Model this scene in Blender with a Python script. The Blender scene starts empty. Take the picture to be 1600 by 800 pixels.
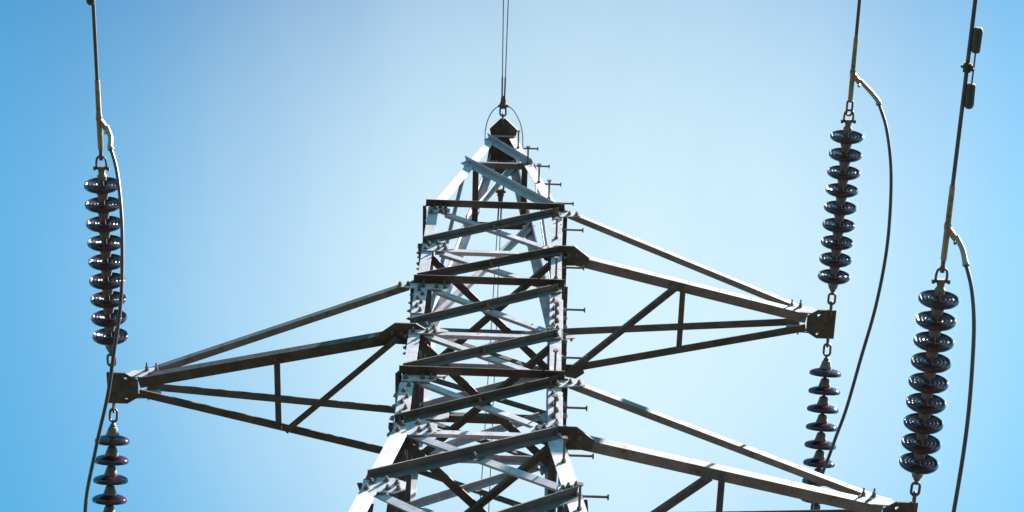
import bpy, bmesh, math, random
from mathutils import Vector as V, Matrix
random.seed(7)
D = math.radians
S = bpy.context.scene
C = S.collection

# ------------------------------------------------------------------ camera, light, exposure
pan, tilt, roll = -0.0258, 1.1554, 0.05673
fw = V((math.sin(pan)*math.cos(tilt), math.cos(pan)*math.cos(tilt), math.sin(tilt)))
rt0 = V((math.cos(pan), -math.sin(pan), 0)); up0 = rt0.cross(fw)
rt = rt0*math.cos(roll) + up0*math.sin(roll); up = up0*math.cos(roll) - rt0*math.sin(roll)
cam = bpy.data.objects.new('camera', bpy.data.cameras.new('camera')); C.objects.link(cam)
M = Matrix((rt, up, -fw)).transposed().to_4x4(); M.translation = V((0.318, -6.672, 0)); cam.matrix_world = M
cam.data.sensor_width = 36; cam.data.lens = 36*3031.8/1600; cam.data.clip_start = 0.1; cam.data.clip_end = 5000
S.camera = cam
SUN_AZ, SUN_EL = D(108), D(54)        # azimuth clockwise from +Y
sd = V((math.sin(SUN_AZ)*math.cos(SUN_EL), math.cos(SUN_AZ)*math.cos(SUN_EL), math.sin(SUN_EL)))
sun = bpy.data.objects.new('sun', bpy.data.lights.new('sun', 'SUN')); C.objects.link(sun)
sun.data.energy = 5.0; sun.data.angle = D(0.53); sun.data.color = (1, 0.96, 0.9)
sun.rotation_euler = sd.to_track_quat('Z', 'Y').to_euler()
S.view_settings.view_transform = 'Standard'; S.view_settings.look = 'None'
S.view_settings.exposure = 2.75; S.view_settings.gamma = 1; S.view_settings.use_curve_mapping = False
W = bpy.data.worlds.new('World'); S.world = W; W.use_nodes = True
nt = W.node_tree; nt.nodes.clear()
N = nt.nodes.new; L = nt.links.new
out = N('ShaderNodeOutputWorld'); bg = N('ShaderNodeBackground'); sky = N('ShaderNodeTexSky')
sky.sky_type = 'NISHITA'; sky.sun_disc = False; sky.sun_elevation = SUN_EL; sky.sun_rotation = SUN_AZ
sky.air_density = 1.0; sky.dust_density = 0.6; sky.ozone_density = 1.4; sky.altitude = 100
tc = N('ShaderNodeTexCoord')
# pale glow painted into the sky colour around the view, softly broken by noise
noi = N('ShaderNodeTexNoise'); noi.inputs['Scale'].default_value = 2.2; noi.inputs['Detail'].default_value = 5; noi.inputs['Roughness'].default_value = 0.45
L(tc.outputs['Generated'], noi.inputs['Vector'])
dot = N('ShaderNodeVectorMath'); dot.operation = 'DOT_PRODUCT'; dot.inputs[1].default_value = (fw + rt*(130/3032) + up*(-40/3032)).normalized()
L(tc.outputs['Generated'], dot.inputs[0])
def mth(op, a, b=None):
    m = N('ShaderNodeMath'); m.operation = op
    for i, q in enumerate((a, b)):
        if q is None: continue
        if isinstance(q, (int, float)): m.inputs[i].default_value = q
        else: L(q, m.inputs[i])
    return m.outputs[0]
mp = N('ShaderNodeMapping'); mp.inputs['Scale'].default_value = (5, 1.3, 1.3); mp.inputs['Rotation'].default_value = (0.3, 0.5, 0.6)
L(tc.outputs['Generated'], mp.inputs['Vector'])
streak = N('ShaderNodeTexNoise'); streak.inputs['Scale'].default_value = 3.5; streak.inputs['Detail'].default_value = 7; streak.inputs['Roughness'].default_value = 0.55
L(mp.outputs['Vector'], streak.inputs['Vector'])
x_ = mth('DIVIDE', mth('MAXIMUM', mth('SUBTRACT', 1.0, dot.outputs['Value']), 0.0), 1-math.cos(D(12.8)))
x_ = mth('MULTIPLY', x_, mth('ADD', 0.8, mth('MULTIPLY', noi.outputs['Fac'], 0.4)))
f_ = mth('EXPONENT', mth('MULTIPLY', mth('POWER', x_, 1.45), -1.0))
f_ = mth('MULTIPLY', f_, mth('ADD', 0.82, mth('MULTIPLY', streak.outputs['Fac'], 0.26)))
sep = N('ShaderNodeSeparateXYZ'); L(tc.outputs['Generated'], sep.inputs[0])
zen = N('ShaderNodeMapRange'); zen.interpolation_type = 'SMOOTHSTEP'; zen.inputs['From Min'].default_value = 0.88; zen.inputs['From Max'].default_value = 1.0
zen.inputs['To Min'].default_value = 0.0; zen.inputs['To Max'].default_value = 1.0; L(sep.outputs['Z'], zen.inputs['Value'])  # sky colour darkened towards the zenith to deepen the view's upper corners
f_ = mth('MULTIPLY', f_, mth('SUBTRACT', 1.0, mth('MULTIPLY', zen.outputs['Result'], 0.16)))
class _m: outputs = [f_]
m2 = _m
mix = N('ShaderNodeMix'); mix.data_type = 'RGBA'
L(m2.outputs[0], mix.inputs['Factor']); tint = N('ShaderNodeMix'); tint.data_type = 'RGBA'; tint.blend_type = 'MULTIPLY'; tint.inputs['Factor'].default_value = 1
L(sky.outputs[0], tint.inputs['A']); tint.inputs['B'].default_value = (0.30, 0.95, 0.95, 1)
deep = N('ShaderNodeMix'); deep.data_type = 'RGBA'; deep.blend_type = 'MULTIPLY'; L(zen.outputs['Result'], deep.inputs['Factor'])
L(tint.outputs['Result'], deep.inputs['A']); deep.inputs['B'].default_value = (0.22, 0.3, 0.5, 1)
L(deep.outputs['Result'], mix.inputs['A']); mix.inputs['B'].default_value = (2.12, 2.74, 3.02, 1)
L(mix.outputs['Result'], bg.inputs['Color']); bg.inputs['Strength'].default_value = 0.05
L(bg.outputs[0], out.inputs[0])

# ------------------------------------------------------------------ materials
def mat(name, base, rough=0.5, metal=0.0, spec=0.5, var=None, scale=6, spot=None, coat=0, bump=0.0, lo=0.4, hi=0.62, stretch=None):
    m = bpy.data.materials.new(name); m.use_nodes = True; n = m.node_tree; b = n.nodes['Principled BSDF']
    b.inputs['Base Color'].default_value = (*base, 1); b.inputs['Roughness'].default_value = rough; b.inputs['Metallic'].default_value = metal
    b.inputs['Specular IOR Level'].default_value = spec; b.inputs['Coat Weight'].default_value = coat; b.inputs['Coat Roughness'].default_value = 0.05
    tcn = n.nodes.new('ShaderNodeTexCoord')
    prev = None
    if var:
        t = n.nodes.new('ShaderNodeTexNoise'); t.inputs['Scale'].default_value = scale; t.inputs['Detail'].default_value = 6; t.inputs['Roughness'].default_value = 0.65
        n.links.new(tcn.outputs['Object'], t.inputs['Vector'])
        r = n.nodes.new('ShaderNodeValToRGB'); r.color_ramp.elements[0].position = lo; r.color_ramp.elements[1].position = hi
        r.color_ramp.elements[0].color = (*base, 1); r.color_ramp.elements[1].color = (*var, 1)
        n.links.new(t.outputs['Fac'], r.inputs['Fac']); prev = r.outputs['Color']
    if spot:
        t = n.nodes.new('ShaderNodeTexNoise'); t.inputs['Scale'].default_value = spot[1]; t.inputs['Detail'].default_value = 8; t.inputs['Roughness'].default_value = 0.7
        n.links.new(tcn.outputs['Object'], t.inputs['Vector'])
        r = n.nodes.new('ShaderNodeMapRange'); r.inputs['From Min'].default_value = spot[2]; r.inputs['From Max'].default_value = spot[2]+0.07
        n.links.new(t.outputs['Fac'], r.inputs['Value'])
        x = n.nodes.new('ShaderNodeMix'); x.data_type = 'RGBA'; n.links.new(r.outputs['Result'], x.inputs['Factor'])
        n.links.new(prev, x.inputs['A']); x.inputs['B'].default_value = (*spot[0], 1); prev = x.outputs['Result']
    if prev: n.links.new(prev, b.inputs['Base Color'])
    if bump:
        t = n.nodes.new('ShaderNodeTexNoise'); t.inputs['Scale'].default_value = 90; t.inputs['Detail'].default_value = 3
        n.links.new(tcn.outputs['Object'], t.inputs['Vector'])
        u = n.nodes.new('ShaderNodeBump'); u.inputs['Strength'].default_value = bump; u.inputs['Distance'].default_value = 0.004
        n.links.new(t.outputs['Fac'], u.inputs['Height']); n.links.new(u.outputs['Normal'], b.inputs['Normal'])
    return m
GALV = mat('galvanised_steel', (0.33, 0.31, 0.345), 0.65, 0.0, 0.25, (0.235, 0.22, 0.245), 9, ((0.15, 0.10, 0.065), 14, 0.61), bump=0.3, lo=0.36, hi=0.58)
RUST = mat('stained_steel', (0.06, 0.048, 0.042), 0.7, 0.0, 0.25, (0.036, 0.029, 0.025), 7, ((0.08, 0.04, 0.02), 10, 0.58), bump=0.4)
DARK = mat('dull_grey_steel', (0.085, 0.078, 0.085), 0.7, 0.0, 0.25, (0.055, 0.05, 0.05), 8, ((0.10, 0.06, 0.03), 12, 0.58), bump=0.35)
PLATE = mat('weathered_shaded_plate', (0.075, 0.069, 0.063), 0.7, 0.0, 0.25, (0.048, 0.041, 0.035), 8, ((0.16, 0.075, 0.028), 12, 0.58), bump=0.4)  # weathered plate tone, doubling as shade on the left arm's near chord
BOLT = mat('bolt_steel', (0.085, 0.08, 0.08), 0.5, 0.2, 0.5, (0.14, 0.11, 0.09), 20)
PORC = mat('brown_glazed_porcelain', (0.020, 0.009, 0.014), 0.2, 0, 0.3)
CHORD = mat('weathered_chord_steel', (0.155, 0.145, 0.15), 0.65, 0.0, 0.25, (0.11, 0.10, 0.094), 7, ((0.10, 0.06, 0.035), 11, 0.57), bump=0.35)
CAPM = mat('insulator_cap_iron', (0.105, 0.10, 0.09), 0.65, 0.0, 0.5, (0.10, 0.09, 0.08), 25)
COND = mat('weathered_conductor', (0.08, 0.055, 0.055), 0.55, 0.2, 0.5, (0.05, 0.035, 0.035), 12)
JUMP = mat('jumper_cable', (0.065, 0.045, 0.045), 0.5, 0.2, 0.5, (0.045, 0.03, 0.03), 12)
SLEEVE = mat('yellowed_aluminium_sleeve', (0.24, 0.175, 0.10), 0.5, 0.1, 0.5, (0.14, 0.095, 0.055), 14, ((0.06, 0.035, 0.025), 18, 0.56))
PAD = mat('pale_terminal_aluminium', (0.22, 0.19, 0.14), 0.5, 0.1, 0.5, (0.2, 0.17, 0.12), 16)
FORGE = mat('forged_iron', (0.08, 0.06, 0.05), 0.55, 0.2, 0.5, (0.08, 0.055, 0.045), 22)
DAMP = mat('damper_weight_iron', (0.04, 0.038, 0.034), 0.7, 0.1, 0.5, (0.025, 0.023, 0.02), 16)
WIRE = mat('steel_ground_wire', (0.09, 0.09, 0.1), 0.5, 0.2)
CONC = mat('foundation_concrete', (0.36, 0.34, 0.31), 0.9, 0, 0.5, (0.27, 0.25, 0.23), 5)
GRASS = mat('rough_pasture', (0.024, 0.023, 0.019), 0.95, 0, 0.2, (0.03, 0.026, 0.022), 0.35, ((0.02, 0.024, 0.014), 2.5, 0.5))

# ------------------------------------------------------------------ helpers
def obj(name, bm, m, parent=None, smooth=False, loc=None):
    me = bpy.data.meshes.new(name)
    bmesh.ops.recalc_face_normals(bm, faces=bm.faces)
    bm.to_mesh(me); bm.free(); me.materials.append(m)
    if smooth:
        for f in me.polygons: f.use_smooth = True
        me.set_sharp_from_angle(angle=D(38))
    o = bpy.data.objects.new(name, me); C.objects.link(o)
    if parent: o.parent = parent
    if loc is not None: o.location = loc
    return o
def tag(o, label=None, cat=None, group=None, kind=None):
    if label: o['label'] = label
    if cat: o['category'] = cat
    if group: o['group'] = group
    if kind: o['kind'] = kind
    return o
def thing(name, label, cat, loc=(0, 0, 0), group=None):
    o = bpy.data.objects.new(name, None); C.objects.link(o); o.location = loc; o.empty_display_size = 0.1
    return tag(o, label, cat, group)
def perp(a, v): return (v - a*v.dot(a)).normalized()
def angle(bm, p0, p1, u, v, bu=0.06, bv=0.06, t=0.007):
    """steel L section: heel line p0-p1, one flange along u, the other along v"""
    p0, p1 = V(p0), V(p1); a = (p1-p0).normalized(); u = perp(a, V(u)); v = V(v); v = (v - a*v.dot(a)); v = (v - u*v.dot(u)).normalized()
    pts = [(0, 0), (bu, 0), (bu, t), (t, t), (t, bv), (0, bv)]
    r = [[bm.verts.new(p + u*x + v*y) for x, y in pts] for p in (p0, p1)]
    for i in range(6):
        j = (i+1) % 6; bm.faces.new((r[0][i], r[0][j], r[1][j], r[1][i]))
    for q in r:
        bm.faces.new((q[0], q[1], q[2], q[3])); bm.faces.new((q[0], q[3], q[4], q[5]))
def prism(bm, poly, n, t):
    """flat plate: polygon poly (3-D points) thickened by t along n"""
    n = V(n).normalized(); a = [bm.verts.new(V(p)) for p in poly]; b = [bm.verts.new(V(p)+n*t) for p in poly]
    k = len(a); bm.faces.new(a); bm.faces.new(b[::-1])
    for i in range(k): bm.faces.new((a[i], a[(i+1) % k], b[(i+1) % k], b[i]))
def frame(a):
    a = V(a).normalized(); h = V((0, 0, 1)) if abs(a.z) < 0.9 else V((1, 0, 0)); x = a.cross(h).normalized(); return a, x, a.cross(x)
def cyl(bm, p0, p1, r0, r1=None, n=12):
    r1 = r0 if r1 is None else r1; p0, p1 = V(p0), V(p1); a, x, y = frame(p1-p0)
    R = [[bm.verts.new(p + (x*math.cos(2*math.pi*i/n) + y*math.sin(2*math.pi*i/n))*r) for i in range(n)] for p, r in ((p0, r0), (p1, r1))]
    for i in range(n): bm.faces.new((R[0][i], R[0][(i+1) % n], R[1][(i+1) % n], R[1][i]))
    bm.faces.new(R[0]); bm.faces.new(R[1][::-1])
def tube(bm, pts, r, n=10, closed=False):
    pts = [V(p) for p in pts]; k = len(pts); rings = []; px = None
    for i, p in enumerate(pts):
        if closed: a = pts[(i+1) % k]-pts[i-1]
        else: a = pts[min(i+1, k-1)]-pts[max(i-1, 0)]
        a.normalize()
        if px is None: _, px, _ = frame(a)
        px = perp(a, px); y = a.cross(px); rr = r[i] if isinstance(r, (list, tuple)) else r
        rings.append([bm.verts.new(p + (px*math.cos(2*math.pi*j/n)+y*math.sin(2*math.pi*j/n))*rr) for j in range(n)])
    for i in range(k if closed else k-1):
        A, B = rings[i], rings[(i+1) % k]
        for j in range(n): bm.faces.new((A[j], A[(j+1) % n], B[(j+1) % n], B[j]))
    if not closed: bm.faces.new(rings[0]); bm.faces.new(rings[-1][::-1])
def lathe(bm, prof, p, a, n=40):
    """prof: (distance along a, radius) pairs, closed with caps"""
    a, x, y = frame(a); p = V(p); R = []
    for h, r in prof:
        R.append([bm.verts.new(p + a*h + (x*math.cos(2*math.pi*i/n)+y*math.sin(2*math.pi*i/n))*r) for i in range(n)])
    for A, B in zip(R, R[1:]):
        for i in range(n): bm.faces.new((A[i], A[(i+1) % n], B[(i+1) % n], B[i]))
    bm.faces.new(R[0]); bm.faces.new(R[-1][::-1])
BOLTS = []
def bolt(bm, p, n, r=0.0145, h=0.02, tail=0.0):
    if bm is None: BOLTS.append((V(p), V(n).normalized(), r, h, tail)); return
    n = V(n).normalized(); p = V(p)
    cyl(bm, p, p+n*0.004, r*1.35, n=10); cyl(bm, p+n*0.004, p+n*h, r, n=6); cyl(bm, p+n*h, p+n*(h+0.012+tail), r*0.5, n=8)
def spline(pts, k=10):
    P = [V(p) for p in pts]; P = [P[0]*2-P[1]] + P + [P[-1]*2-P[-2]]; o = []
    for i in range(1, len(P)-2):
        a, b, c, d = P[i-1:i+3]
        for j in range(k):
            t = j/k; o.append(0.5*((2*b) + (c-a)*t + (2*a-5*b+4*c-d)*t*t + (3*b-a-3*c+d)*t**3))
    return o + [P[-2]]

# ------------------------------------------------------------------ ground
GZ = -1.6
bm = bmesh.new(); g = 1500; n = 60
vs = [[None]*(n+1) for _ in range(n+1)]
for i in range(n+1):
    for j in range(n+1):
        s = lambda q: (q/n*2-1); x = s(i); y = s(j); x = math.copysign(abs(x)**2.2, x)*g; y = math.copysign(abs(y)**2.2, y)*g
        d = math.hypot(x, y); z = GZ - 0.02 + (math.sin(x*0.021)*math.cos(y*0.017)*2.2)*min(1, max(0, (d-40)/150))
        vs[i][j] = bm.verts.new((x, y, z))
for i in range(n):
    for j in range(n): bm.faces.new((vs[i][j], vs[i+1][j], vs[i+1][j+1], vs[i][j+1]))
tag(obj('ground', bm, GRASS, smooth=True), kind='structure')

# ------------------------------------------------------------------ the tower
Z = [14.80, 14.00, 13.30, 12.52, 11.80, 11.07, 10.13, 8.75, 7.0, 4.6, 1.7, GZ+0.15]   # panel levels, top down
ZM, ZT = 16.54, 17.70
def wd(z):
    if z >= Z[0]: return 0.5517 + (z-Z[0])/(ZT-Z[0])*(0.125-0.5517)
    if z >= Z[5]: return 0.5517 + (Z[0]-z)/(Z[0]-Z[5])*(0.544-0.5517)
    return 0.544 + (Z[5]-z)*0.1234
tower = thing('transmission_tower', 'grey galvanised steel lattice transmission tower with three crossarms, seen from below', 'power pylon', (0, 0, GZ))
def tpart(name, bm, m=None, parent=None, smooth=False):
    """mesh given in world coordinates, parented to the tower"""
    bmesh.ops.translate(bm, verts=bm.verts, vec=V((0, 0, -GZ)))
    return obj(name, bm, m or GALV, parent or tower, smooth)
TL = 0.009
# corner legs: an L section that bends at the waist and at the shoulders
leg_of = {}
for sx in (-1, 1):
    for sy in (-1, 1):
        bm = bmesh.new(); prev = None
        for z in (Z[-1]-0.12, Z[6], Z[5], Z[5]+0.001, Z[3], Z[0], Z[0]+0.001, ZM, ZT):
            w = wd(z); b = 0.105 if z <= Z[5] else (0.083 if z <= Z[0] else 0.088 - 0.012*(z-Z[0])/2.9); t = TL
            prof = [(0, 0), (b, 0), (b, t), (t, t), (t, b), (0, b)]
            ring = [bm.verts.new((sx*(w-x), sy*(w-y), z)) for x, y in prof]
            if prev:
                for i in range(6): bm.faces.new((prev[i], prev[(i+1) % 6], ring[(i+1) % 6], ring[i]))
            else: first = ring
            prev = ring
        for q in (first, prev): bm.faces.new(q[0:4]); bm.faces.new((q[0], q[3], q[4], q[5]))
        leg_of[sx, sy] = tpart('leg', bm)
        # splice plates with their bolt rows
        for zc, h in ((13.03, 0.5), (11.4, 0.56)):
            if (sx, sy) == (1, -1): zc -= 0.18 if zc > 12 else 0.05
            bm = bmesh.new(); w = wd(zc); b = 0.088
            for k in (0, 1):
                nrm = V((0, sy, 0)) if k == 0 else V((sx, 0, 0)); o_ = 0.0015
                def q(s, z): 
                    ww = wd(z); return V((sx*(ww-s), sy*(ww+o_), z)) if k == 0 else V((sx*(ww+o_), sy*(ww-s), z))
                prism(bm, [q(-0.004, zc-h/2), q(b, zc-h/2), q(b, zc+h/2), q(-0.004, zc+h/2)], nrm, 0.009)
            sp = tpart('splice_plate', bm, parent=leg_of[sx, sy])
            bm = None
            for k in (0, 1):
                nrm = V((0, sy, 0)) if k == 0 else V((sx, 0, 0))
                for i in range(7):
                    z = zc-h/2+0.04+i*(h-0.08)/6; ww = wd(z); s = 0.03 if i % 2 else 0.058; o_ = 0.0105
                    bolt(bm, V((sx*(ww-s), sy*(ww+o_), z)) if k == 0 else V((sx*(ww+o_), sy*(ww-s), z)), nrm, 0.0125)

# the four faces: horizontals, crossed diagonals, gussets
FACES = [(V((0, -1, 0)), V((1, 0, 0))), (V((0, 1, 0)), V((1, 0, 0))), (V((-1, 0, 0)), V((0, 1, 0))), (V((1, 0, 0)), V((0, 1, 0)))]
def fp(f, s, z, off=0.0, inset=0.0):
    """point on face f: s=-1/+1 corner, at height z, off = outward offset, inset towards the middle of the face"""
    nrm, tan = FACES[f]; w = wd(z); return nrm*(w+off) + tan*(s*(w-inset)) + V((0, 0, z))
UPV, DNV = V((0, 0, 1)), V((0, 0, -1))
def gusset(f, s, z, ln, hh, outside=0.0, inner=True, top=0.5):
    """corner plate riveted to the leg on face f, with bolts"""
    nrm, tan = FACES[f]; off = 0.0015 if not inner else -TL-0.0105
    bm = bmesh.new(); A = lambda i, dz: fp(f, s, z, off, i) + V((0, 0, dz))
    P = [A(-outside, -hh*0.3), A(0.0, -hh*(1-top)), A(ln*0.75, -hh*(1-top)), A(ln, -hh*0.25), A(ln, hh*0.25), A(ln*0.7, hh*top), A(0.0, hh*top), A(-outside, hh*0.15)]
    if outside <= 0.001: P = P[1:-1]
    prism(bm, P, nrm, 0.009)
    g_ = tpart('gusset_plate', bm, GALV if f < 2 else DARK)  # side-face gussets coloured darker to keep the cage interior dim
    bm = None; bo = 0.0 if inner else 0.0105
    for i, dz in ((0.03, 0.07), (0.03, -0.05), (0.055, 0.02), (ln*0.55, 0.05), (ln*0.8, 0.02), (ln*0.6, -0.045), (ln*0.85, -0.045)):
        if inner and i > 0.07: bo2 = off+0.009
        else: bo2 = bo
        bolt(bm, fp(f, s, z, bo2, i) + V((0, 0, dz)), nrm, 0.014)
    if outside > 0.05:
        for i in (-0.06, -0.12):
            if -i < outside: bolt(bm, fp(f, s, z, off+0.009, i)+V((0, 0, -0.01+i*0.15)), nrm, 0.014)
for f in range(4):
    nrm, tan = FACES[f]; last = 11
    for i in range(last):
        zt, zb = Z[i], Z[i+1]; big = i >= 5; b = (0.053 if f == 0 else 0.047) if not big else 0.062; bo_ = b if f < 2 else 0.03
        # inner diagonal: from upper -s corner to lower +s corner; on the near face it falls to the right
        sg = 1 if f in (0, 2) else -1
        i0 = 0.14 if i < 6 else 0.1
        bm = bmesh.new()
        angle(bm, fp(f, -sg, zt, -TL-0.0015, i0)+V((0, 0, -0.03)), fp(f, sg, zb, -TL-0.0015, 0.02)+V((0, 0, 0.05)), DNV, -nrm, b, b)
        tpart('cross_brace', bm, GALV if f < 2 else DARK)  # side faces darkened in colour against the sun on their inner surfaces
        bm = bmesh.new()
        angle(bm, fp(f, -sg, zb, 0.0095, 0.0 if i < 5 else 0.02)+V((0, 0, 0.07)), fp(f, sg, zt, 0.0095, 0.03)+V((0, 0, -0.03)), DNV, nrm, b, bo_)
        tpart('cross_brace', bm, RUST if (f != 0 or i in (1, 4, 8)) else DARK)  # far and side diagonals take the darkest tone, as if unlit
        bolt(None, fp(f, 0, (zt+zb)/2, 0.0165, 0)+V((0, 0, 0.0)), nrm, 0.013)
    for i in range(0, 6):
        z = Z[i]; bm = bmesh.new()
        if i % 2 == 0:   # heavy horizontals on the outside of the legs
            angle(bm, fp(f, -1, z, 0.018, -0.02), fp(f, 1, z, 0.018, -0.02), UPV, nrm, 0.058, 0.06 if f < 2 else 0.028)
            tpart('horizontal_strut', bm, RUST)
        else:            # lighter ones between the gussets
            angle(bm, fp(f, -1, z, -TL-0.0125, 0.10)+V((0, 0, 0.03)), fp(f, 1, z, -TL-0.0125, 0.06)+V((0, 0, 0.03)), DNV, -nrm, 0.05, 0.052)
            tpart('horizontal_strut', bm, GALV if f < 2 else DARK)  # side-face struts coloured darker, shade put into the steel tone
    for z in (Z[8], Z[10]):
        bm = bmesh.new(); angle(bm, fp(f, -1, z, -TL-0.012, 0.05), fp(f, 1, z, -TL-0.012, 0.05), DNV, -nrm, 0.07, 0.07); tpart('horizontal_strut', bm)
# gussets at the panel points of near and far faces
for f in (0, 1):
    gusset(f, -1, Z[1], 0.22, 0.17, inner=False); gusset(f, -1, Z[4], 0.24, 0.17, inner=False)
    gusset(f, 1, Z[2], 0.13, 0.15, inner=False); gusset(f, 1, Z[3], 0.12, 0.17, inner=False)
    gusset(f, -1, Z[2]-0.02, 0.26, 0.15, outside=0.14, inner=False)        # carries the left arm's tie
    gusset(f, 1, Z[0]-0.04, 0.08, 0.14, outside=0.15, inner=False); gusset(f, 1, Z[4]-0.02, 0.13, 0.16, outside=0.16, inner=False)
    gusset(f, -1, Z[0]-0.05, 0.18, 0.12, inner=False); gusset(f, -1, Z[5], 0.28, 0.2, inner=False)
    gusset(f, 1, Z[5], 0.2, 0.17, inner=False); gusset(f, -1, Z[6], 0.26, 0.17, inner=False); gusset(f, 1, Z[6], 0.14, 0.16, inner=False)
    gusset(f, -1, Z[3], 0.22, 0.14, inner=False)
for f in (2, 3):
    for i in (1, 3, 5):
        for s in (-1, 1): gusset(f, s, Z[i], 0.2, 0.17, inner=False)
# plan bracing at the arm levels
for zi, mm in ((1, RUST), (3, RUST), (5, RUST)):
    z = Z[zi]-0.05; w = wd(z)-0.05
    for k, (a, b) in enumerate((((-1, -1), (1, 1)), ((1, -1), (-1, 1)))):
        bm = bmesh.new(); p0 = V((a[0]*w, a[1]*w, z-k*0.0085)); p1 = V((b[0]*w, b[1]*w, z-k*0.0085)); side = (p1-p0).cross(UPV).normalized()
        angle(bm, p0-side*0.03, p1-side*0.03, side, UPV if k == 0 else DNV, 0.06, 0.05); tpart('plan_brace', bm, mm)
# peak
def pk(sx, sy, z, ox=0.0, oy=0.0): w = wd(z); return V((sx*(w+ox), sy*(w+oy), z))
for sy in (-1, 1):
    o = 0.003*sy
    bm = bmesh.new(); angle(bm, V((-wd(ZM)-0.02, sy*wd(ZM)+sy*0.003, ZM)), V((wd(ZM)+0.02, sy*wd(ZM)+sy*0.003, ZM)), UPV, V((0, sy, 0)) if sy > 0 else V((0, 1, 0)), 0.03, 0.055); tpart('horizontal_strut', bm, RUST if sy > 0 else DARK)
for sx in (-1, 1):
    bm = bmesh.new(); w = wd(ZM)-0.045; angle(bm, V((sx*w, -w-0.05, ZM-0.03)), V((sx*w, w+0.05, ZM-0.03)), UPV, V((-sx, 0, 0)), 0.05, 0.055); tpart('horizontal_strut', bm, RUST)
    bm = bmesh.new(); angle(bm, pk(sx, -1, ZM, 0.003, -0.02), pk(sx, 1, Z[0]+0.1, 0.003, -0.02), DNV, V((sx, 0, 0)), 0.055, 0.03); tpart('cross_brace', bm)
z1 = ZT-0.06
bm = bmesh.new(); angle(bm, pk(-1, -1, z1, 0.0, 0.003), pk(1, -1, ZM+0.03, 0.01, 0.003), DNV, V((0, -1, 0)), 0.06, 0.05); tpart('cross_brace', bm)
bm = bmesh.new(); angle(bm, pk(-1, -1, ZM+0.05, 0.02, 0.004), pk(1, -1, Z[0]+0.06, 0.0, 0.004), DNV, V((0, -1, 0)), 0.065, 0.055); tpart('cross_brace', bm)
bm = bmesh.new(); angle(bm, pk(-1, 1, Z[0]+0.05, 0.0, -0.02), pk(1, 1, ZM-0.06, 0, -0.02), DNV, V((0, -1, 0)), 0.055, 0.05); tpart('cross_brace', bm)
bm = bmesh.new(); angle(bm, pk(-1, 1, ZM, 0.0, -0.02), pk(1, 1, z1, 0, -0.02), DNV, V((0, -1, 0)), 0.05, 0.045); tpart('cross_brace', bm)
# peak cap plates carrying the ground wire clamps
bm = bmesh.new(); zt = ZT+0.012
prism(bm, [(-0.03, -0.31, zt), (0.02, -0.31, zt), (0.135, -0.2, zt), (0.12, -0.13, zt), (0.175, 0.24, zt), (0.03, 0.3, zt), (-0.03, 0.3, zt), (-0.17, 0.24, zt), (-0.12, -0.13, zt), (-0.135, -0.2, zt)], UPV, 0.012)
cap = tpart('peak_plate', bm, RUST)
bm = bmesh.new()
prism(bm, [(-0.12, -0.132, zt-0.03), (0.12, -0.132, zt-0.03), (0.12, -0.132, zt-0.002), (-0.12, -0.132, zt-0.002)], V((0, -1, 0)), 0.01)
tpart('stiffener_plate', bm, GALV, parent=cap)

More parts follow.
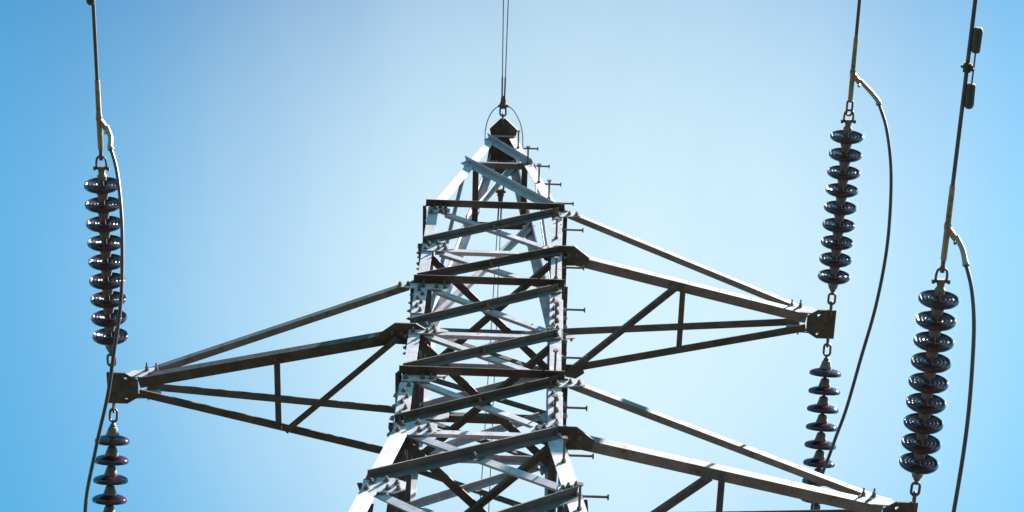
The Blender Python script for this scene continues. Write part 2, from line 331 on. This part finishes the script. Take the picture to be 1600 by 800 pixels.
# crossarms
def crossarm(sx, zi, La):
    zb, zt_ = Z[zi], Z[zi-1]; w = wd(zb); wt = wd(zt_); X = V((sx, 0, 0))
    def P(x, y, z): return V((sx*x, y, z))
    z0 = zb+0.004
    # bottom near chord is the arm part; the rest are its children
    tipx = La-0.14
    bm = bmesh.new()
    angle(bm, P(w-0.1, -w-0.012, z0), P(tipx+0.02, -0.075, z0), UPV, V((0, 1, 0)), 0.072, 0.08, 0.009)
    arm = tpart('crossarm', bm, PLATE if sx < 0 else CHORD)  # left chord takes darker steel, its weaker sunlight put into the colour
    def sub(name, bm, m=GALV): return tpart(name, bm, m, parent=arm)
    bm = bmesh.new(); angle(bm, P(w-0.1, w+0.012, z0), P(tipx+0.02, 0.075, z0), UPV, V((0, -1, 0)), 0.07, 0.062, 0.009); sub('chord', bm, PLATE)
    ze = zb+0.115
    bm = bmesh.new(); angle(bm, P(wt+0.06, -wt-0.012, zt_-0.03), P(tipx-0.02, -0.075, ze), UPV, V((0, 1, 0)), 0.055, 0.05); sub('chord', bm, CHORD)
    bm = bmesh.new(); angle(bm, P(wt-0.02, wt+0.012, zt_-0.03), P(tipx-0.02, 0.075, ze), UPV, V((0, -1, 0)), 0.06, 0.062); sub('chord', bm, DARK)  # far tie coloured dark to read as unlit
    # bracing in the bottom plane: one cross post and one diagonal
    def ch(x, s): t = (x-w)/(tipx-w); return (w+0.012)*(1-t)+0.075*t
    xp, xd, sd_ = {1: (La-1.11, La-1.19, -1), 3: (La-1.13, La-1.2, 1), 5: (La-1.18, La-1.275, -1)}[zi]
    zz = zb-0.004
    bm = bmesh.new(); angle(bm, P(xp, -ch(xp, 0)+0.03, zz-0.05), P(xp, ch(xp, 0)-0.045, zz-0.05), UPV, -X, 0.042, 0.044, 0.006); sub('strut', bm, PLATE)
    bm = bmesh.new()
    a = P(xd, sd_*(ch(xd, 0)-0.05), zz-0.058); b = P(w+0.08, -sd_*(w-0.04), zz-0.058)
    side = (b-a).cross(UPV).normalized(); angle(bm, a-side*0.025, b-side*0.025, side, UPV, 0.045, 0.045, 0.006); sub('diagonal_brace', bm, PLATE)
    # gusset plates under the bottom chords at the cage
    for s in (-1, 1):
        zp = zb-0.012
        o = 0.0 if s < 0 else -0.05
        P_ = [P(w+0.22, s*(w-0.04), zp), P(w+0.2, s*(w-0.11), zp), P(w-0.02, s*(w-0.115), zp), P(w-0.14, s*(w-0.07), zp), P(w-0.14+o, s*(w+0.0), zp), P(w-0.05, s*(w+0.055), zp), P(w+0.1, s*(w+0.055), zp)]
        bm = bmesh.new(); prism(bm, P_, UPV, 0.011); g_ = sub('gusset_plate', bm, PLATE)
    # tip: two plates with the chords sandwiched between, lugs, stiffener between bottom and tie level
    bm = bmesh.new(); r = 0.125
    for zq in (zb-0.016,):
        lo = [(La+0.1, -r), (La+0.1, r), (La-0.04, r), (La-0.125, r*0.55), (La-0.125, -r*0.55), (La-0.04, -r)]
        hole = [(La-0.03, -r*0.68), (La-0.03, r*0.68)]
        # build the plate with two round holes: bmesh bridge of outline and hole rings
        for half in (-1, 1):
            poly = [P(x, y, 0) for x, y in (((La+0.1, 0), (La+0.1, half*r), (La-0.04, half*r), (La-0.125, half*r*0.55), (La-0.125, 0)))]
            hc = V((sx*(La-0.035), half*r*0.66, 0)); n_ = 20
            ring = [hc + V((math.cos(2*math.pi*i/n_), math.sin(2*math.pi*i/n_), 0))*0.0125 for i in range(n_)]
            outer = []
            for q in ring:      # project every ring point outwards to the outline
                d = (q-hc).normalized(); best = None
                for i in range(5):
                    A_, B_ = poly[i], poly[(i+1) % 5]; e = B_-A_; den = d.x*e.y-d.y*e.x
                    if abs(den) < 1e-9: continue
                    t = ((A_.x-hc.x)*e.y-(A_.y-hc.y)*e.x)/den; u = ((A_.x-hc.x)*d.y-(A_.y-hc.y)*d.x)/den
                    if t > 0 and -1e-6 <= u <= 1+1e-6 and (best is None or t < best): best = t
                outer.append(hc+d*best)
            # add the corners by snapping nearest
            for c in poly:
                k = min(range(n_), key=lambda i: (outer[i]-c).length); outer[k] = c.copy()
            lv = []
            for zz_ in (zq, zq+0.012):
                lv.append(([bm.verts.new(V((p.x, p.y, zz_))) for p in ring], [bm.verts.new(V((p.x, p.y, zz_))) for p in outer]))
            for i in range(n_):
                j = (i+1) % n_
                for A_, B_ in lv: bm.faces.new((A_[i], A_[j], B_[j], B_[i]))
                bm.faces.new((lv[0][0][i], lv[0][0][j], lv[1][0][j], lv[1][0][i])); bm.faces.new((lv[0][1][i], lv[0][1][j], lv[1][1][j], lv[1][1][i]))
    bmesh.ops.remove_doubles(bm, verts=bm.verts, dist=0.0004)
    sub('tip_plate', bm, PLATE)
    for y in (-0.085, 0.085):
        bm = bmesh.new(); prism(bm, [P(tipx-0.16, y-0.006, zb+0.02), P(La-0.11, y-0.006, zb+0.0), P(La-0.02, y-0.006, zb+0.0), P(La-0.06, y-0.006, zb+0.09), P(tipx-0.1, y-0.006, zb+0.17)], V((0, 1, 0)), 0.01); sub('lug_plate', bm, GALV)
    bm = None
    for y, s in ((-0.0915, -1), (0.0945, 1)):
        for x in (tipx-0.03, tipx-0.1): bolt(bm, P(x, y, zb+0.11), V((0, s, 0)), 0.013, 0.03, 0.02)
    for s in (-1, 1):
        for dx in (-0.1, -0.02, 0.05, 0.12): bolt(bm, P(w+dx, s*(w-0.02), zb-0.012), DNV, 0.013)
LA, RA, QA = 2.65, 2.648, 2.803
crossarm(1, 1, RA); crossarm(-1, 3, LA); crossarm(1, 5, QA)

# step bolts on the near right leg, alternately on its two flanges
proto = None
def step_bolt(p, d):
    global proto
    if proto is None:
        bm = bmesh.new(); cyl(bm, (0, 0, -0.03), (0, 0, 0.165), 0.0082, n=10); cyl(bm, (0, 0, 0.165), (0, 0, 0.175), 0.019, n=12); cyl(bm, (0, 0, 0.0), (0, 0, 0.013), 0.017, n=6)
        proto = obj('step_bolt', bm, FORGE, tower); o = proto
    else:
        o = proto.copy(); C.objects.link(o); o.parent = tower
    o.location = V(p)-V((0, 0, GZ)); o.rotation_euler = V(d).to_track_quat('Z', 'Y').to_euler()
for z in (17.42, 16.68, 15.98, 15.29, 14.55, 13.80, 13.04, 12.25, 11.51, 10.81, 10.18, 9.5, 8.8, 8.1, 7.4, 6.7, 6.0, 5.3, 4.6, 3.9): step_bolt((wd(z)+0.002, -wd(z)+0.045, z), (1, 0, 0))
for z in (17.22, 16.55, 15.84, 15.24, 14.26, 13.49, 12.70, 11.92, 11.26, 10.6, 9.89, 9.15, 8.45, 7.75, 7.05, 6.35, 5.65, 4.95, 4.25): step_bolt((wd(z)-0.045, -wd(z)-0.002, z), (0, -1, 0))
# footings
bm = bmesh.new()
bm.free()
for sx in (-1, 1):
    for sy in (-1, 1):
        bm = bmesh.new(); w = wd(Z[-1])-0.05; cyl(bm, (sx*w, sy*w, GZ-0.3), (sx*w, sy*w, GZ+0.35), 0.42, 0.36, 24); tpart('footing', bm, CONC)
# bolts: the hundred that show largest are parts of their own, the rest one part
def bscore(b):
    p, n = b[0], b[1]; d = p-cam.location; z = d.dot(fw); u = d.dot(rt)/z*3032; v = d.dot(up)/z*3032
    face = -n.dot(d.normalized()) + (0.6 if n.y < -0.5 or n.z < -0.5 else 0)
    return (abs(u) < 800 and abs(v) < 400 and face > 0.2, face*b[2]/z)
BOLTS.sort(key=bscore, reverse=True)
cache = {}
for p, n, r, h, tl in BOLTS[:100]:
    if (r, h, tl) not in cache:
        bm = bmesh.new(); bolt(bm, (0, 0, 0), (0, 0, 1), r, h, tl); o = obj('bolt', bm, BOLT, tower); cache[r, h, tl] = o.data
    else:
        o = bpy.data.objects.new('bolt', cache[r, h, tl]); C.objects.link(o); o.parent = tower
    o.location = p-V((0, 0, GZ)); o.rotation_euler = n.to_track_quat('Z', 'Y').to_euler()
bm = bmesh.new()
for p, n, r, h, tl in BOLTS[100:]: bolt(bm, p, n, r, h, tl)
tag(tpart('bolt', bm, BOLT), kind='stuff')

# ------------------------------------------------------------------ insulator strings
def disc_meshes():
    bm = bmesh.new()
    # shed: smooth crown on the cap side, deep concentric ribs beneath
    prof = [(0.062, 0.036), (0.066, 0.05), (0.070, 0.07), (0.077, 0.095), (0.086, 0.115), (0.095, 0.1245), (0.104, 0.1275), (0.115, 0.1265), (0.120, 0.1235), (0.1215, 0.120), (0.119, 0.116), (0.113, 0.112),
            (0.104, 0.109), (0.101, 0.104), (0.103, 0.098), (0.1145, 0.0945), (0.1165, 0.0915), (0.1145, 0.0885), (0.103, 0.084), (0.1, 0.079), (0.103, 0.074), (0.1145, 0.0705), (0.1165, 0.0675), (0.1145, 0.0645),
            (0.103, 0.060), (0.099, 0.055), (0.102, 0.050), (0.111, 0.0475), (0.113, 0.0445), (0.110, 0.0415), (0.096, 0.035), (0.090, 0.02)]
    lathe(bm, prof, (0, 0, 0), (0, 0, 1), 56); d = bm
    bm = bmesh.new(); lathe(bm, [(0.0, 0.022), (0.004, 0.031), (0.02, 0.036), (0.045, 0.043), (0.058, 0.049), (0.069, 0.049), (0.0705, 0.03)], (0, 0, 0), (0, 0, 1), 28); c = bm
    bm = bmesh.new(); lathe(bm, [(0.0895, 0.022), (0.098, 0.02), (0.1, 0.0105), (0.138, 0.0105), (0.142, 0.016), (0.148, 0.016)], (0, 0, 0), (0, 0, 1), 16)
    return d, c, bm
d_, c_, p_ = disc_meshes()
n_ = PORC.node_tree; b_ = n_.nodes['Principled BSDF']; t_ = n_.nodes.new('ShaderNodeTexNoise'); t_.inputs['Scale'].default_value = 18; t_.inputs['Detail'].default_value = 5
tc_ = n_.nodes.new('ShaderNodeTexCoord'); oi_ = n_.nodes.new('ShaderNodeObjectInfo'); va_ = n_.nodes.new('ShaderNodeVectorMath'); va_.operation = 'MULTIPLY_ADD'; va_.inputs[1].default_value = (1, 1, 1)
n_.links.new(tc_.outputs['Object'], va_.inputs[0]); n_.links.new(oi_.outputs['Location'], va_.inputs[2]); n_.links.new(va_.outputs[0], t_.inputs['Vector'])
r_ = n_.nodes.new('ShaderNodeMapRange'); r_.inputs['From Min'].default_value = 0.35; r_.inputs['From Max'].default_value = 0.7; r_.inputs['To Min'].default_value = 0.035; r_.inputs['To Max'].default_value = 0.10
n_.links.new(t_.outputs['Fac'], r_.inputs['Value']); n_.links.new(r_.outputs['Result'], b_.inputs['Roughness']); b_.inputs['Specular IOR Level'].default_value = 0.35
x_ = n_.nodes.new('ShaderNodeMix'); x_.data_type = 'RGBA'; x_.inputs['A'].default_value = (0.026, 0.010, 0.019, 1); x_.inputs['B'].default_value = (0.042, 0.024, 0.028, 1)
r2_ = n_.nodes.new('ShaderNodeMapRange'); r2_.inputs['From Min'].default_value = 0.5; r2_.inputs['From Max'].default_value = 0.75; n_.links.new(t_.outputs['Fac'], r2_.inputs['Value']); n_.links.new(r2_.outputs['Result'], x_.inputs['Factor']); n_.links.new(x_.outputs['Result'], b_.inputs['Base Color'])
def rawmesh(n, bm, m):
    o = obj(n, bm, m, smooth=True); me = o.data
    if m == PORC: me.set_sharp_from_angle(angle=D(150))
    bpy.data.objects.remove(o); return me
PORC2 = mat('glazed_porcelain_underside', (0.026, 0.010, 0.019), 0.05, 0, 0.2, (0.035, 0.022, 0.026), 20)
ME_D, ME_C, ME_P = rawmesh('insulator_disc', d_, PORC), rawmesh('metal_cap', c_, CAPM), rawmesh('pin', p_, FORGE)
ME_D.materials.append(PORC2)
for p in ME_D.polygons:
    c = p.center
    if math.hypot(c.x, c.y) < 0.1155 and c.z > 0.09 and (c.z > 0.1 or math.hypot(c.x, c.y) < 0.06): p.material_index = 1
def mk(name, me, parent): o = bpy.data.objects.new(name, me); C.objects.link(o); o.parent = parent; return o
def chain_link(bm, c, a, side, L_=0.085, w=0.023, r=0.0085):
    """oval link centred at c with its long axis a, lying in the plane a/side"""
    a = V(a).normalized(); s = perp(a, V(side)); c = V(c); pts = []
    h = L_/2-w
    for i in range(12): t = math.pi*i/11; pts.append(c + a*(h+math.sin(t)*w) + s*(math.cos(t)*w))
    for i in range(12): t = math.pi+math.pi*i/11; pts.append(c + a*(-h+math.sin(t)*w) + s*(math.cos(t)*w))
    tube(bm, pts, r, 8, closed=True)
def string(tip, dr, n, label, near):
    """tip: attachment at the arm, dr: direction away from the tower. Local z runs along the string."""
    dr = V(dr).normalized()
    root = thing('insulator_string', label, 'insulator', tip, 'insulator strings on the crossarm tips')
    root.rotation_euler = dr.to_track_quat('Z', 'Y').to_euler()
    bm = bmesh.new()                     # hardware at the arm: anchor shackle, chain link, eye
    chain_link(bm, (0, 0, 0.02), (0, 0, 1), (0, 1, 0), 0.12, 0.02, 0.009)
    chain_link(bm, (0, 0, 0.105), (0, 0, 1), (1, 0, 0), 0.095, 0.026, 0.0095)
    obj('chain_link', bm, FORGE, root, True)
    bm = bmesh.new(); cyl(bm, (0, 0, 0.14), (0, 0, 0.19), 0.011, 0.013, 12); lathe(bm, [(0.165, 0.012), (0.172, 0.02), (0.184, 0.024), (0.192, 0.02)], (0, 0, 0), (0, 0, 1), 16); obj('ball_eye', bm, FORGE, root, True)
    for k in range(n):
        z = 0.19+0.146*k
        d = mk('insulator_disc', ME_D, root); d.location = (0, 0, z); d.rotation_euler = (random.uniform(-.012, .012), random.uniform(-.012, .012), random.uniform(0, 6))
        mk('metal_cap', ME_C, d); mk('pin', ME_P, d)
    ze = 0.19+0.146*n
    bm = bmesh.new(); lathe(bm, [(ze-0.005, 0.02), (ze, 0.03), (ze+0.03, 0.034), (ze+0.045, 0.022), (ze+0.085, 0.02)], (0, 0, 0), (0, 0, 1), 20)
    prism(bm, [(-0.02, -0.014, ze+0.05), (0.02, -0.014, ze+0.05), (0.026, -0.014, ze+0.1), (-0.026, -0.014, ze+0.1)], V((0, 1, 0)), 0.028); obj('socket_clevis', bm, CAPM, root, True)
    bm = bmesh.new(); zs = ze+0.088; pts = [V((-0.032, 0, zs)), V((-0.035, 0, zs+0.02)), V((-0.034, 0, zs+0.045))] + [V((-0.031*math.cos(t), 0, zs+0.06+0.026*math.sin(t))) for t in [math.pi*i/10 for i in range(11)]] + [V((0.034, 0, zs+0.045)), V((0.035, 0, zs+0.02)), V((0.032, 0, zs))]
    tube(bm, pts, 0.0085, 8); cyl(bm, (-0.052, 0, zs-0.004), (0.052, 0, zs-0.004), 0.0095, n=10)
    for s in (-1, 1): cyl(bm, (s*0.04, 0, zs-0.004), (s*0.056, 0, zs-0.004), 0.016, n=6)
    obj('shackle', bm, FORGE, root, True)
    return root, V(tip) + dr*(zs+0.072)
def catenary(p, yaw, sgn, slope, curv, length, n=80):
    pts = []
    for i in range(n+1):
        s = length*(i/n)**1.6; pts.append(V(p) + V((math.sin(yaw)*s, sgn*math.cos(yaw)*s, -slope*s + curv*s*s)))
    return pts
ends = {}
def run(key, tip, sgn, slope, yaw, slabel, clabel, eye, jx):
    dr = V((math.sin(yaw), sgn*math.cos(yaw), -slope))
    root, e = string(tip, dr, 9, slabel, sgn < 0)
    dn = dr.normalized()
    # compression dead-end: eye, sleeve with jumper pad; the cable leaves it
    cond = thing('power_conductor', clabel, 'power line', e, 'conductors strung from the insulators')
    inv = lambda q: V(q)-V(e)
    bm = bmesh.new()
    if key == 'Rn': chain_link(bm, inv(e+dn*(eye/2-0.012)), dn, (1, 0, 0), eye+0.03, 0.02, 0.0085)
    else: tube(bm, [inv(e-dn*0.014), inv(e+dn*0.01), inv(e+dn*(eye*0.5)), inv(e+dn*eye)], [0.013, 0.019, 0.013, 0.015], 12)
    cyl(bm, inv(e+dn*(eye-0.01)), inv(e+dn*(eye+0.06)), 0.015, n=12); obj('eye_link', bm, FORGE, cond, True)
    s0, s1 = eye, eye+0.5
    bm = bmesh.new(); lathe(bm, [(s0, 0.017), (s0+0.006, 0.0195), (s0+0.2, 0.0195), (s0+0.21, 0.0225), (s0+0.24, 0.0225), (s0+0.25, 0.0185), (s1-0.01, 0.0175), (s1, 0.0145)], (0, 0, 0), dn, 18); obj('sleeve', bm, SLEEVE, cond, True)
    # pad that takes the jumper
    jd = (V((jx, 0, 0)) - dn*0.75 + V((0, 0, -0.35))).normalized(); b0 = dn*(s0+0.215); b1 = b0 + V((jx*0.055, 0, -0.02)) - dn*0.055
    bm = bmesh.new(); side = jd.cross(dn).normalized()
    prism(bm, [b0-dn*0.03-side*0.009, b0+dn*0.03-side*0.009, b1+dn*0.02-side*0.009, b1-dn*0.035-side*0.009], side, 0.018)
    cyl(bm, b1-dn*0.03+side*0.02, b1-dn*0.03-side*0.02, 0.012, n=6); cyl(bm, b1*0.55+b0*0.45+side*0.02, b1*0.55+b0*0.45-side*0.02, 0.012, n=6)
    obj('jumper_pad', bm, PAD, cond, True)
    bm = bmesh.new(); L_ = 70 if sgn > 0 else 60; curv = slope/L_ if sgn > 0 else 0.00045
    pts = catenary(dn*(s1-0.02), yaw, sgn, slope, curv, L_); tube(bm, pts, 0.0133, 10); obj('cable', bm, COND, cond, True)
    ends[key] = (e+b1, e, dn, s1)
SN, YN, SF, YF = -0.0163, -0.0057, 0.357, -0.0283
run('Ln', (-2.712, -0.115, Z[3]), -1, SN, 0.008, 'string of dark ribbed discs rising from the left crossarm tip', 'conductor running up from the insulators above the left crossarm tip', 0.07, 1)
run('Lf', (-2.71, 0.115, Z[3]), 1, SF, YF, 'string of glossy brown discs hanging below the left crossarm tip', 'conductor leaving beyond the insulators below the left crossarm tip', 0.07, 1)
run('Rn', (2.705, -0.115, Z[1]), -1, SN, YN, 'string of dark ribbed discs rising from the upper right crossarm tip', 'conductor running up from the insulators above the upper right crossarm tip', 0.09, 1)
run('Rf', (2.705, 0.115, Z[1]), 1, SF, YF, 'string of dark discs below the upper right crossarm tip, partly behind the lower crossarm', 'conductor leaving beyond the insulators below the upper right crossarm tip', 0.07, 1)
run('Qn', (2.877, -0.115, Z[5]), -1, SN, 0.0, 'string of larger dark ribbed discs rising from the lower right crossarm tip', 'rightmost conductor with a vibration damper, rising from the lower right insulators', 0.07, 1)
run('Qf', (2.855, 0.115, Z[5]), 1, SF, YF, 'string of discs beyond the lower right crossarm tip', 'conductor leaving beyond the lower right crossarm tip', 0.07, 1)

def jumper(kn, kf, mid, label):
    a, e1, d1, _ = ends[kn]; b, e2, d2, _ = ends[kf]
    m0 = V(mid[0]); root = thing('jumper_cable', label, 'cable', m0, 'jumper cables looping past the insulators')
    pts = spline([p for p in [m0]+[V(q) for q in mid[1:]]] + [b+V((0.0, -0.16, -0.1)), b], 10); pts = [p-m0 for p in pts]
    bm = bmesh.new(); tube(bm, pts, 0.0128, 10); obj('cable', bm, JUMP, root, True)
    s = spline([a+d1*0.01, a+(m0-a)*0.5+V((0.014, 0.004, 0)), m0, m0+(V(mid[1])-m0).normalized()*0.02], 8)
    bm = bmesh.new(); n_ = len(s); tube(bm, [p-m0 for p in s], [0.0165+0.003*(i/(n_-1)) for i in range(n_)], 12); cyl(bm, s[-1]-m0-(s[-1]-s[-2]).normalized()*0.004, s[-1]-m0+(s[-1]-s[-2]).normalized()*0.012, 0.022, n=14)
    obj('terminal_sleeve', bm, PAD, root, True)
jumper('Ln', 'Lf', [(-2.597, -1.928, 12.402), (-2.522, -1.796, 12.24), (-2.455, -1.566, 12.006), (-2.422, -1.286, 11.79), (-2.421, -1.061, 11.664), (-2.457, -0.778, 11.558), (-2.505, -0.472, 11.494), (-2.601, -0.086, 11.473), (-2.721, 0.456, 11.526), (-2.74, 1.1, 11.6)], 'thin dark cable looping down past the insulators at the left crossarm tip')
jumper('Rn', 'Rf', [(2.878, -1.924, 13.881), (2.932, -1.769, 13.719), (2.958, -1.542, 13.515), (2.951, -1.263, 13.317), (2.925, -0.969, 13.162), (2.868, -0.608, 13.037), (2.788, -0.216, 12.967), (2.717, 0.211, 12.954), (2.647, 0.559, 12.98), (2.561, 1.197, 13.094)], 'dark cable bowing out beside the upper right insulators, crossing behind the lower crossarm')
jumper('Qn', 'Qf', [(2.975, -1.911, 10.949), (3.0, -1.797, 10.803), (3.001, -1.657, 10.644), (2.983, -1.481, 10.478), (2.955, -1.229, 10.296), (2.927, -0.991, 10.175), (2.894, -0.693, 10.079), (2.85, -0.2, 9.98), (2.79, 0.5, 10.0), (2.77, 1.1, 10.1)], 'rightmost dark cable hanging beside the lower right insulators')

# ------------------------------------------------------------------ vibration dampers on the near conductors
def damper(key, dist, label, side):
    _, e, dn, s1 = ends[key]
    c = e + dn*dist; side = V(side).normalized()*0.54
    root = thing('vibration_damper', label, 'damper', c, 'vibration dampers clamped on the conductors')
    bm = bmesh.new(); cyl(bm, -dn*0.028, dn*0.028, 0.024, n=14); prism(bm, [V((0, 0, 0))+dn*-0.018, dn*0.018, side*0.075+dn*0.015, side*0.075-dn*0.015], dn.cross(side), 0.02); bolt(bm, -side*0.012, -side, 0.013, 0.02); bolt(bm, side*0.045+V((0, 0, -0.01)), V((0, 0, -1)), 0.013)
    obj('clamp', bm, DAMP, root, True)
    bm = bmesh.new(); tube(bm, [side*0.07-dn*0.21, side*0.072, side*0.07+dn*0.21], 0.0055, 8); obj('messenger_wire', bm, FORGE, root, True)
    for s in (-1, 1):
        bm = bmesh.new(); q = side*0.07
        lathe(bm, [(0.095, 0.012), (0.098, 0.022), (0.11, 0.027), (0.225, 0.030), (0.243, 0.025), (0.252, 0.015)], q, dn*s, 22); obj('weight', bm, DAMP, root, True)
damper('Qn', 1.32, 'dark bell-weighted damper clamped on the rightmost conductor at top right', (1, 0, -0.4))
damper('Ln', 1.36, 'damper at the top left, its weight just showing at the upper edge of the photo', (-0.2, 0, -1))

# ------------------------------------------------------------------ ground wires at the peak
gw_tip = V((-0.01, -0.29, ZT+0.02))
for sgn, base in ((-1, gw_tip), (1, V((-0.012, 0.3, ZT+0.02)))):
    sl = 0.0 if sgn < 0 else 0.30
    dn = V((0, sgn, -sl)).normalized()
    where = 'above' if sgn < 0 else 'below'
    cl = thing('wire_clamp', 'small shackle and clamp %s the peak plate holding the %s thin wires' % (('above', 'upper') if sgn < 0 else ('behind', 'lower')), 'clamp', base, 'wire clamps at the tower peak')
    bm = bmesh.new(); chain_link(bm, dn*0.02, dn, (0, 0, 1), 0.1, 0.02, 0.009); chain_link(bm, dn*0.09, dn, (1, 0, 0), 0.09, 0.028, 0.0095); obj('shackle', bm, FORGE, cl, True)
    bm = bmesh.new(); cyl(bm, V((-0.05, 0, 0))+dn*0.145, V((0.05, 0, 0))+dn*0.145, 0.014, n=8); prism(bm, [V((-0.035, 0, -0.01))+dn*0.12, V((0.035, 0, -0.01))+dn*0.12, V((0.02, 0, -0.01))+dn*0.25, V((-0.02, 0, -0.01))+dn*0.25], UPV, 0.03)
    bolt(bm, V((0.02, 0, -0.012))+dn*0.17, DNV, 0.012); bolt(bm, V((-0.02, 0, -0.012))+dn*0.17, DNV, 0.012); obj('clamp_body', bm, FORGE, cl, True)
    for s, nm in ((-1, 'left'), (1, 'right')):
        p = base + dn*0.22 + V((s*0.012, 0, 0.004))
        yaw = s*0.011 + (0.0 if sgn < 0 else -0.022)
        w_ = thing('ground_wire', '%s one of the two thin wires %s' % (nm, 'rising from the tower peak to the top edge' if sgn < 0 else 'running down inside the tower from its peak'), 'wire', p, 'thin ground wires at the tower peak')
        bm = bmesh.new(); tube(bm, catenary((0, 0, 0), yaw, sgn, sl, sl/70 if sgn > 0 else 0.0004, 60), 0.0052 if sgn < 0 else 0.0048, 6); obj('strand', bm, WIRE, w_)
        bm = bmesh.new(); d0 = V((math.sin(yaw), sgn*math.cos(yaw), -sl)).normalized(); tube(bm, [V((0, 0, 0))-d0*0.05, d0*0.22], 0.0085, 8); obj('grip', bm, FORGE, w_)
# bonding wires arching from the clamp to the plate's sides
a = gw_tip + V((0.0, -0.15, 0))
for s, pts, lab in ((-1, [(-0.03, 0, 0), (-0.09, 0.04, -0.01), (-0.14, 0.13, -0.02), (-0.165, 0.24, -0.03), (-0.165, 0.33, -0.06), (-0.16, 0.42, -0.08)], 'thin bonding wire arching left of the tower peak plate'),
                    (1, [(0.03, -0.01, 0), (0.1, 0.04, -0.01), (0.16, 0.14, -0.02), (0.19, 0.24, -0.03), (0.2, 0.33, -0.06), (0.2, 0.4, -0.09)], 'thin bonding wire arching right of the tower peak plate')):
    bm = bmesh.new(); tube(bm, spline(pts, 6), 0.005, 6); o = obj('bonding_wire', bm, WIRE, loc=a, smooth=True); tag(o, lab, 'wire', 'bonding wires at the tower peak')
